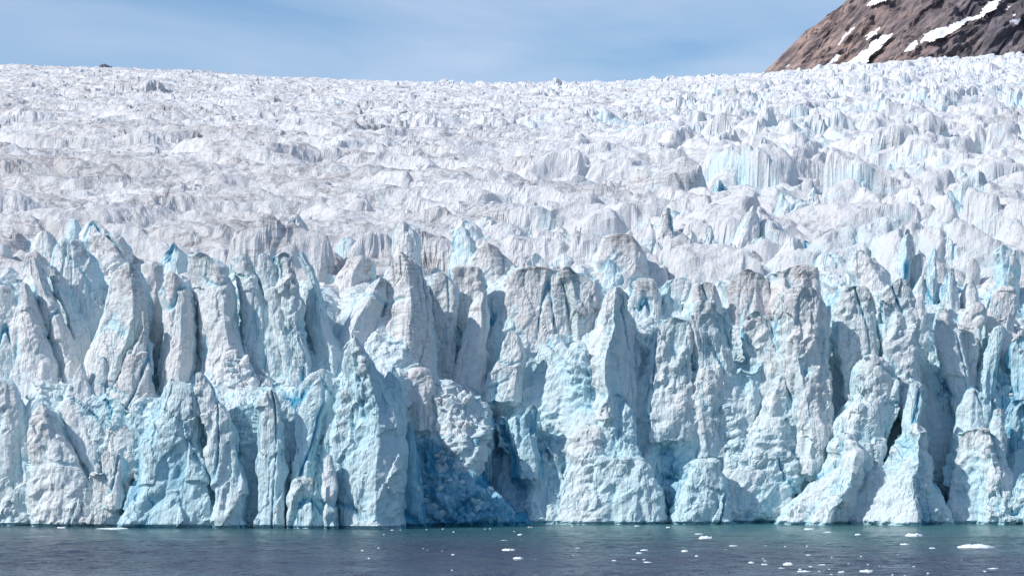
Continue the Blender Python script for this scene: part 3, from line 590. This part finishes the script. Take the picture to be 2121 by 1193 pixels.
 ([(560,1600,1690),(590,1590,1700),(650,1600,1710)], 20, 'dirt topped ice crest behind the tallest straight column', dict(style='plain', dirt=.5, blue_shade=.1)),
 ([(488,1870,1892),(530,1862,1900),(590,1858,1892),(640,1858,1892)], 48, 'tall dark sided ice blade high on the right', dict(style='smooth', blue_shade=.15, ridge=-.4, rk=.5, thick=6)),
 ([(508,1935,1942),(540,1922,1948),(590,1918,1950),(640,1918,1950)], 46, 'thin ice needle beside the tall dark sided blade', dict(style='smooth', blue_shade=.25, thick=4)),
 ([(520,2098,2106),(560,2080,2110),(610,2070,2116),(660,2070,2116)], 52, 'sharp white ice pinnacle near the right edge', dict(style='smooth', blue_shade=.2, thick=5)),
 ([(572,1905,1915),(600,1888,1922),(640,1885,1921),(700,1885,1921)], 28, 'small white ice tooth in front of the dark sided blade', dict(style='smooth', blue_shade=.15, thick=4)),
 ([(602,2068,2105),(625,2036,2110),(660,2035,2106),(700,2040,2100)], 22, 'tilted flat ice slab by the right edge', dict(style='smooth', blue_shade=.12, n=4)),
 ([(632,2010,2040),(660,1990,2046),(720,1985,2036),(760,1985,2036)], 18, 'chunky white ice block with a blue hole', dict(style='smooth', blue_shade=.15)),
 ([(525,1765,1800),(560,1760,1842),(600,1790,1856),(650,1790,1856)], 40, 'pale sloping ice slab streaked with grooves, behind the right columns', dict(style='smooth', blue_shade=.1, dirt=.1, ridge=.3, rk=.5)),
 ([(560,1958,1985),(600,1950,1992),(660,1955,2000),(720,1960,2000)], 34, 'grooved ice shard left of the chunky white block', dict(style='smooth', blue_shade=.2, thick=5)),
 ([(580,2000,2020),(620,1990,2035),(680,1995,2040)], 36, 'grey ice shard behind the chunky white block', dict(style='smooth', blue_shade=.2, thick=5)),
 ([(680,2060,2085),(740,2035,2080),(800,2020,2075),(840,2020,2070)], 16, 'long leaning blue ice splinter near the right edge', dict(style='smooth', blue_shade=.45, dirt=-.1, thick=4)),
 ([(700,2100,2130),(740,2085,2150),(790,2095,2150)], 14, 'bright turquoise ice boulder at the right edge', dict(style='smooth', blue_shade=.65, dirt=-.2)),
 ([(458,140,162),(485,130,164),(515,125,162),(550,125,162)], 80, 'vivid turquoise ice slab high on the left', dict(style='smooth', blue_shade=.48, dirt=-.2, thick=5)),
 ([(462,180,205),(485,162,235),(515,160,245),(550,160,245)], 76, 'white ice block right of the vivid turquoise slab', dict(style='smooth', blue_shade=.15)),
 ([(485,75,110),(510,60,125),(550,60,125)], 74, 'pale ice block left of the vivid turquoise slab', dict(style='smooth', blue_shade=.15)),
 ([(447,606,624),(462,592,634),(490,584,642),(530,574,650),(570,574,650)], 74, 'bright white ice tooth on the skyline of the left upper rank', dict(style='smooth', blue_shade=.02, dirt=-.1)),
 ([(495,180,240),(520,170,270),(560,190,275),(600,200,275)], 56, 'grimy hummock of ice with a turquoise underside', dict(style='plain', dirt=.4, blue_shade=.2)),
 ([(465,820,850),(490,808,866),(530,806,868),(570,806,868)], 72, 'white ice block with a flat face above the pointed tower', dict(style='smooth', blue_shade=.08)),
]
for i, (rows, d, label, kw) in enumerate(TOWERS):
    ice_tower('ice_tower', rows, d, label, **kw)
print('towers', time.time() - T00)

# ------------------------------------------------------------------ seracs: loose blocks on the field and in the rubble
def block_shape(seed, nu=18, nv=12, sharp=16):
    r = np.random.default_rng(seed)
    nrm = r.normal(size=(sharp, 3)); nrm /= np.linalg.norm(nrm, axis=1, keepdims=True); dist = r.uniform(0.5, 0.88, sharp)
    th = np.linspace(0, np.pi, nv); ph = np.linspace(0, 2 * np.pi, nu, endpoint=False)
    T_, Ph = np.meshgrid(th, ph, indexing='ij')
    D = np.stack([np.sin(T_) * np.cos(Ph), np.sin(T_) * np.sin(Ph), np.cos(T_)], -1)
    dn = D @ nrm.T
    rad = np.min(np.where(dn > 0.08, dist / np.maximum(dn, 0.08), 9), -1); rad = np.minimum(rad, 1.15)
    rad = rad + 0.03 * nz(D[..., 0] * 2.2 + seed, D[..., 1] * 2.2, D[..., 2] * 1.4, 301) + 0.05 * nz(D[..., 0] * 6 + seed, D[..., 1] * 6, D[..., 2] * 4, 302)
    P = (D * rad[..., None]).astype(np.float32); P[0] = P[0].mean(0); P[-1] = P[-1].mean(0)
    return P
def ice_block(name, X, Y, Z, s, label, cat, group, seed, mat, blue_shade, dirt, res=1.0, lean=0.0):
    nu = int(np.clip(20 * res, 10, 44)); nv = int(np.clip(13 * res, 7, 30))
    P = block_shape(seed, nu, nv); fr = np.full(P.shape[:2], blue_shade) + 0.25 * nz(P[..., 0] * 1.5 + seed, P[..., 1] * 1.5, P[..., 2], 303)
    a = seed * 1.7; c, sn = math.cos(a), math.sin(a)
    x = P[..., 0] * c - P[..., 1] * sn; y = P[..., 0] * sn + P[..., 1] * c
    Q = np.stack([x * s[0] + lean * P[..., 2] * s[2], y * s[1], P[..., 2] * s[2]], -1)
    o = mesh_obj(name, Q, grid_faces(nv, nu, True)[:, ::-1], mat, {'blue_shade': fr, 'dirt': dirt + 0.15 * P[..., 2]})
    o.location = (X, Y, Z); return tag(o, label, cat, group)
r = random.Random(11)
seed = 0
def field_z(X, Y):
    return float(field_base(np.array([X]), np.array([Y]))[0])
# broken zone at the lip of the field
REFS = [(0, 'the far left grey tower'), (150, 'the broad bluish rounded wall'), (262, 'the large grey dirt smeared tower'), (355, 'the flat tipped grey tower'), (435, 'the fluted grey tower'), (520, 'the turquoise topped tower'),
        (600, 'the dark grooved pillar'), (680, 'the shaded blue slit'), (745, 'the tilted slabs'), (830, 'the tall pointed tower'), (915, 'the triangular cleft'), (1010, 'the dirt grey dome'), (1105, 'the massive grey wall'), (1200, 'the dark grooved wall'),
        (1290, 'the great rounded tower'), (1390, 'the flat topped block'), (1465, 'the bright edged wall'), (1550, 'the folded dirty tower'), (1660, 'the tallest straight column'), (1780, 'the slit column'), (1875, 'the dark sided blade'), (1965, 'the leaning blade'), (2040, 'the chunky block with a hole'), (2110, 'the right edge pinnacle')]
def serac(px, Y, w, h, kind, colour):
    """w, h in metres; built like the towers, standing on the field"""
    base = field_z(X_of(px, Y), Y); zt = base + h
    fpx = F / Y; yt = HY - (zt - CAMZ) * fpx; hp, wp = h * fpx, w * fpx
    if kind == 'spire': pf = [(0, .16), (.2, .48), (.5, .84), (1, 1)]
    elif kind == 'slab': pf = [(0, .50), (.12, .72), (.5, .9), (1, 1)]
    elif kind == 'blade': pf = [(0, .22), (.3, .5), (.7, .85), (1, 1)]
    else: pf = [(0, .34), (.22, .74), (.6, .96), (1, 1)]
    tilt = r.uniform(-0.35, 0.45) * wp
    rows = []
    for t, f in pf + [(1.5, 1.06)]:
        c = px + tilt * (1 - min(t, 1)); f2 = f * r.uniform(.85, 1.15); f3 = f * r.uniform(.85, 1.15)
        rows.append((yt + t * hp, c - wp / 2 * f2, c + wp / 2 * f3))
    blue_shade = {'white': .12, 'pale blue': .28, 'bluish': .34, 'dirt grey': .05}[colour]; dirt = {'white': -.05, 'pale blue': -.1, 'bluish': -.2, 'dirt grey': .5}[colour]
    j = int(np.argmin([abs(px - q[0]) for q in REFS])); dist = Y - float(front_y(px))
    where = 'just behind' if dist < 95 else ('well behind' if dist < 170 else 'far behind')
    noun = ('broad ' if w > 6 else 'narrow ') + ('left leaning ' if tilt < -.12 * wp else ('right leaning ' if tilt > .12 * wp else '')) + {'spire': 'pointed', 'slab': 'flat topped', 'blade': 'bladed', 'block': 'squat'}[kind]
    ice_tower('serac', rows, Y - float(front_y(px)), '%s %s serac %s %s' % (noun, colour, where, REFS[j][1]), cat='serac', group='seracs on the broken lip of the glacier',
              style=r.choice(['smooth', 'smooth', 'plain']), lean=r.uniform(.05, .4), thick=w * (0.22 if kind == 'blade' else r.uniform(.35, .6)), ridge=r.uniform(-.5, .5), rk=r.uniform(.2, .8), blue_shade=blue_shade, dirt=dirt, res=0.85, n=r.uniform(2.4, 4.5))
for i in range(290):
    px = r.uniform(-60, 2180); t = r.random() ** 1.5
    b = min(1, max(0, (px - 1150) / 600))
    Y = float(front_y(px)) + 52 + t * (170 + 190 * b)
    if b > .3:
        kind = r.choice(['slab', 'slab', 'blade', 'block', 'block', 'block', 'blade', 'spire']); w = r.uniform(3.2, 8.0); h = w * {'spire': r.uniform(1.1, 1.8), 'blade': r.uniform(1.0, 1.6), 'slab': r.uniform(.6, 1.2), 'block': r.uniform(.5, 1.0)}[kind]
    else:
        kind = r.choice(['slab', 'block', 'block', 'block', 'spire']); w = r.uniform(3.5, 9.5); h = w * r.uniform(.45, .9)
    serac(px, Y, w, h, kind, r.choice(['white', 'white', 'white', 'dirt grey', 'dirt grey', 'pale blue', 'bluish'] if b < .3 else ['white', 'white', 'white', 'dirt grey', 'pale blue', 'bluish', 'white']))
print('seracs', time.time() - T00)
# rubble heaps in the cliff
HEAPS = [((430, 735), (680, 800), 15, 46, 'the heap below the grey pillars', 'blocks in the left rubble heap'),
         ((850, 805), (1000, 890), 11, 40, 'the sunlit heap over the shadow', 'blocks on the sunlit rubble heap'),
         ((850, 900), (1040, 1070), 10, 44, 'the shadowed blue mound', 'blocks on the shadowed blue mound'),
         ((20, 770), (150, 830), 12, 20, 'the far left cliff ledge', 'blocks on the far left ledge'),
         ((1985, 660), (2130, 830), 18, 36, 'the collapsed right corner', 'blocks in the collapsed right corner'),
         ((1740, 740), (1890, 900), 3, 18, 'the jumble below the right columns', 'blocks wedged below the right columns')]
bpy.context.view_layer.update()
deps = bpy.context.evaluated_depsgraph_get()
for (x0, y0), (x1, y1), dd, cnt, lab, grp in HEAPS:
    done = 0
    for i in range(cnt * 9):
        if done >= cnt: break
        px, y = r.uniform(x0, x1), r.uniform(y0, y1)
        hit, loc, nrm_, _, _, _ = scene.ray_cast(deps, Vector((0, 0, CAMZ)), Vector(((px - CX) / F, 1.0, (HY - y) / F)).normalized())
        if not hit or nrm_.z < (0.40 if 'mound' not in lab else 0.25) or loc.y > 700: continue      # blocks lie only on ledges that carry them
        done += 1
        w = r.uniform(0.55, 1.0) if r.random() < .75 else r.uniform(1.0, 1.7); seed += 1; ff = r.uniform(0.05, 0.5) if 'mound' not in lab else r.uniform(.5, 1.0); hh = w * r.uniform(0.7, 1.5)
        size = 'small' if w < .8 else ('middling' if w < 1.2 else 'large'); col = 'white' if ff < .22 else ('pale blue' if ff < .36 else 'turquoise')
        u, vq = (px - x0) / (x1 - x0), (y - y0) / (y1 - y0)
        spot = ('far left', 'left', 'middle', 'right', 'far right')[min(4, int(u * 5))] + ' ' + ('top', 'waist', 'foot')[min(2, int(vq * 3))]
        ice_block('ice_block', loc.x, loc.y + 0.15 * w, loc.z + 0.3 * hh, (w, w * 0.9, hh), '%s %s ice block, %s of %s' % (size, col, spot, lab), 'ice block', grp, seed, M_ICE, ff, r.uniform(-0.2, 0.2), 1.05, r.uniform(-0.4, 0.4))
print('blocks', time.time() - T00)

# ------------------------------------------------------------------ rocky mountain with snow patches, and a far peak
MX = np.concatenate([np.linspace(1530, 2300, 310), np.linspace(2306, 3000, 60)]); MS = np.linspace(-0.12, 1, 250)
RL = np.array([(1530, 205), (1584, 148), (1628, 114), (1678, 78), (1712, 47), (1750, 4), (1792, -42), (1900, -125), (2121, -250), (2560, -420), (3000, -560)], float)
PXm, Sm = np.meshgrid(MX, MS)
Yr_ = 5500.0; Yb_ = 4600.0
Xm = X_of(PXm, Yr_)
zr = Z_of(np.interp(PXm, RL[:, 0], RL[:, 1]), Yr_); zbm = Z_of(185, Yb_) - 60 + 0 * zr
Ym = Yr_ + (Yb_ - Yr_) * Sm
Zm = np.where(Sm >= 0, zr + (zbm - zr) * np.abs(Sm) ** 0.95, zr + (Sm * 900))
dg = Xm * 0.75 - Zm * 0.66; dl = Xm * 0.66 + Zm * 0.75     # across and along the slanting joints
rel = (1 - 2 * np.abs(fn(dg / 80, dl / 300, Ym / 400, 401))) * 16 + fn(dg / 42, dl / 130, Ym / 150, 402) * 20 + fn(dg / 20, dl / 52, Ym / 60, 403) * 17 + fn(dg / 9, dl / 22, Ym / 30, 404) * 9 + nz(Xm / 220, Zm / 220, 0.5, 405) * 30
w1, w2, wi, a1, a2, _ = wor(dg / 27, dl / 105, 0.5, 403, True)
rel = rel + ((rid(wi, 1) - 0.5) * 9 + a1 * 14 * (rid(wi, 2) - 0.5))
fl = np.clip((PXm - 1560) / 90, 0.2, 1)
P = np.stack([Xm + rel * 0.10, Ym - rel * 0.75 * fl, Zm + rel * 0.45 * fl], -1)
mountain = mesh_obj('rock_mountain', P, grid_faces(len(MS), len(MX))[:, ::-1], M_ROCK); mountain['kind'] = 'structure'
# the same slope, smoothed, carries the snow
rel_s = rel.copy()
for _ in range(12): rel_s = (rel_s + np.roll(rel_s, 1, 0) + np.roll(rel_s, -1, 0) + np.roll(rel_s, 1, 1) + np.roll(rel_s, -1, 1)) / 5
Ps = np.stack([Xm + rel_s * 0.10, Ym - rel_s * 0.75 * fl - 15, Zm + rel_s * 0.45 * fl + 9], -1)
sxp = Ps[..., 0] / Ps[..., 1] * F + CX; syp = HY - (Ps[..., 2] - CAMZ) / Ps[..., 1] * F
sxp = sxp + fbm(Xm / 16, Zm / 16, 0.5, 411, 3, 0.8) * 4.5; syp = syp + fbm(Xm / 16, Zm / 16, 5.5, 412, 3, 0.8) * 4.5
def inside(poly, x, y):
    c = np.zeros(x.shape, bool); n = len(poly)
    for i in range(n):
        (x1, y1), (x2, y2) = poly[i], poly[(i + 1) % n]
        if y1 == y2: continue
        c ^= ((y1 > y) != (y2 > y)) & (x < (x2 - x1) * (y - y1) / (y2 - y1) + x1)
    return c
SNOW = [[(1110,208),(1130,160),(1170,148),(1250,123),(1320,93),(1400,58),(1430,20),(1470,-4),(1492,0),(1480,38),(1420,72),(1330,112),(1270,152),(1190,192)],
        [(1036,248),(1060,213),(1098,188),(1104,205),(1075,243)], [(755,305),(850,238),(880,203),(995,148),(962,190),(900,242),(860,296),(800,310)],
        [(828,197),(890,148),(940,118),(910,162),(870,187)], [(698,222),(750,173),(818,113),(802,142),(745,197)], [(655,318),(720,263),(748,268),(700,306)],
        [(850,34),(880,3),(900,-20),(970,-20),(945,15)], [(1528,118),(1560,88),(1604,82),(1570,112)], [(1506,55),(1540,36),(1534,60)], [(1536,68),(1572,60),(1560,75)], [(455,334),(496,298),(492,317)],
        [(1380,-30),(1560,-60),(1600,-30),(1470,-10)]]
gf = grid_faces(len(MS), len(MX))[:, ::-1]
for poly in SNOW:
    pp = [(x / 2.294 + 1421, y / 2.294) for x, y in poly]
    msk = inside(pp, sxp, syp).ravel() & (Sm.ravel() > 0)
    fs = gf[msk[gf].sum(1) >= 3]
    if len(fs) == 0: continue
    used, inv = np.unique(fs, return_inverse=True)
    mesh_obj('snow_patch', Ps.reshape(-1, 3)[used], inv.reshape(-1, 4), M_SNOW, parent=mountain)
# far peak behind the ice on the left
Yp = 9000.0
gx, gs = np.meshgrid(np.linspace(198, 240, 30), np.linspace(-1, 1, 20))
zp = Z_of(np.interp(gx, [198, 207, 213, 219, 226, 233, 240], [146, 134, 129.5, 129, 132, 136, 146]), Yp)
P = np.stack([X_of(gx, Yp), Yp + gs * 160, zp - np.abs(gs) * 150 + nz(gx / 4, gs * 4, 0.5, 420) * 5], -1)
o = mesh_obj('distant_peak', P, grid_faces(20, 30), M_HAZED_PEAK); o['kind'] = 'structure'

# ------------------------------------------------------------------ ice floes on the water
FL = []
for x, y, w, h in [(375,93,60,8),(690,99,200,9)]: FL.append((x / 2.946, 1060 + y / 2.946, w / 2.946, h / 2.946))
for t in [(1110,137,36,9),(1010,174,55,7),(1040,229,85,15),(1100,281,65,20),(1465,219,60,7),(1455,238,15),(1868,231,50,11),(1838,247,40),(2110,235,30,10),(635,239,20),(702,259,25,8),(1205,289,14),(1685,294,30),(1800,288,48),(1868,288,18),(1890,306,50,9),(1765,331,28),(1637,320,12),(1435,263,12),(706,120,14),(1075,118,10),(330,109,22),(380,109,8),(540,106,8),(640,102,10),(897,103,10),(927,101,8),(1430,84,16),(1823,84,36),(2015,92,28),(248,219,18),(148,234,20),(188,280,14),(520,222,10),(548,231,8),(695,352,10),(280,137,10),(1165,91,18),(1182,91,10)]:
    FL.append((700 + t[0] / 2.946, 1060 + t[1] / 2.946, t[2] / 2.946, (t[3] if len(t) > 3 else 6) / 2.946))
for t in [(140,133,58,9),(180,155,88,24),(55,236,48,10),(125,267,24,9),(348,205,58,8),(303,228,16),(545,205,20),(665,208,10),(798,206,10),(813,102,68,10),(922,123,58,9),(1110,135,40,9),(1450,138,105,21),(1395,196,62,14),(1560,219,42,8),(1825,208,220,30),(460,307,38,14),(540,318,48,8),(543,296,18),(605,306,12),(683,314,70,18),(640,341,46),(807,261,34,7),(785,360,84,10),(825,332,38),(757,346,20),(887,322,62,12),(872,361,26),(900,352,12),(948,378,16),(1010,364,48,16),(1163,356,84,16),(1172,370,26),(1128,268,14),(1355,258,20),(1240,328,10),(1450,332,24,9),(1633,303,20),(1740,291,10),(1935,344,78,8),(1882,360,20),(1537,372,22),(1397,388,18),(1052,311,10),(1300,147,8),(1320,380,14),(950,276,10),(935,348,12),(530,281,10),(90,330,8),(1170,316,10)]:
    FL.append((1400 + t[0] / 2.942, 1060 + t[1] / 2.942, t[2] / 2.942, (t[3] if len(t) > 3 else 5) / 2.942))
WREF = [(350, 'the broad cyan slab'), (750, 'the highest front tower'), (930, 'the deep blue mound'), (1080, 'the broken buttress'), (1200, 'the white rubble apron'), (1300, 'the great rounded tower'), (1400, 'the flat topped block'), (1490, 'the grey pitted wall'), (1580, 'the dirty topped pillar'), (1680, 'the tallest straight column'), (1780, 'the slit column'), (1880, 'the conical spur'), (1970, 'the shadowed hollow'), (2060, 'the right mound')]
def floe_label(px, y, w):
    for (a, b), s in FL_SPECIAL.items():
        if abs(px - a) < 3 and abs(y - b) < 3: return s
    return None
FL_SPECIAL = {(2020, 1130): 'largest long white ice floe, near the right edge of the water', (1461, 1112): 'peaked white ice floe in the teal water right of centre', (1893, 1106): 'long humped ice floe close under the right cliff',
    (1053, 1138): 'long flat ice floe with a raised right end, in mid water', (1073, 1155): 'peaked little ice floe just in front of the long flat one', (1874, 1126): 'low domed ice floe between the largest floe and the cliff',
    (1795, 1181): 'flat white ice floe nearest the bottom right of the water', (1632, 1167): 'ice floe with a small knob on its middle, lower right', (1667, 1182): 'thin flat ice floe at the bottom edge of the water', (234, 1093): 'broad flat ice sheet lying against the foot of the left cliff',
    (127, 1091): 'small flat ice sheet against the left cliff', (2058, 1177): 'thin flat ice floe in the bottom right corner', (1743, 1183): 'pointed little ice floe left of the flat one at the bottom right'}
for i, (px, y, w, h) in enumerate(FL):
    Y = CAMZ * F / (y + 0.3 * h - HY); X = X_of(px, Y); mpp = Y / F
    W = w * mpp; H = max(h * mpp * 0.85, 0.13)
    nu, nv = (40, 12) if w > 25 else ((24, 8) if w > 10 else (12, 6))
    th = np.linspace(0, 1, nv); ph = np.linspace(0, 2 * np.pi, nu, endpoint=False)
    T_, Ph = np.meshgrid(th, ph, indexing='ij')
    cx_, sy_ = np.cos(Ph), np.sin(Ph)
    rad = 1 + 0.28 * nz(cx_ * 1.4 + i * 3.1, sy_ * 1.4, 0.5, 501) + 0.14 * nz(cx_ * 4 + i * 3.1, sy_ * 4, 0.5, 502)
    x = cx_ * rad * T_ * W / 2; yv = sy_ * rad * T_ * min(W * 0.35, 3.2)
    lump = 0.45 + 0.55 * np.clip(0.35 + 1.3 * nz(x / (W * 0.22) + i, yv / (W * 0.2), 0.5, 503) + 0.5 * nz(x / (W * 0.09) + i, yv / (W * 0.1), 0.5, 504), 0, 1.1)
    z = H * 1.05 * lump * np.clip((1 - T_) * 5, 0, 1) ** 0.6 * (1 - 0.35 * T_) + np.where(T_ > 0.98, -0.25, 0.0)
    P = np.stack([x, yv, z], -1)
    o = mesh_obj('ice_floe', P, grid_faces(nv, nu, True), M_FLOE, smooth=True); o.location = (X, Y, 0.0)
    lab = floe_label(px, y, w)
    if lab: tag(o, lab, 'ice floe', 'ice floes drifting on the water')
    else:
        size = 'mid sized' if w > 18 else ('small' if w > 9 else ('tiny' if w > 4.5 else 'speck like')); form = 'peaked' if h / w > .26 else ('humped' if h / w > .17 else 'flat')
        band = 'near the cliff' if y < 1103 else ('in mid water' if y < 1135 else ('in the near water' if y < 1165 else 'at the bottom edge'))
        j = int(np.argmin([abs(px - q[0]) for q in WREF]))
        tag(o, '%s %s white ice floe %s, below %s' % (size, form, band, WREF[j][1]), 'ice floe', 'ice floes drifting on the water')
print('done', time.time() - T00, sum(len(o.data.polygons) for o in COL.objects if o.type == 'MESH'))
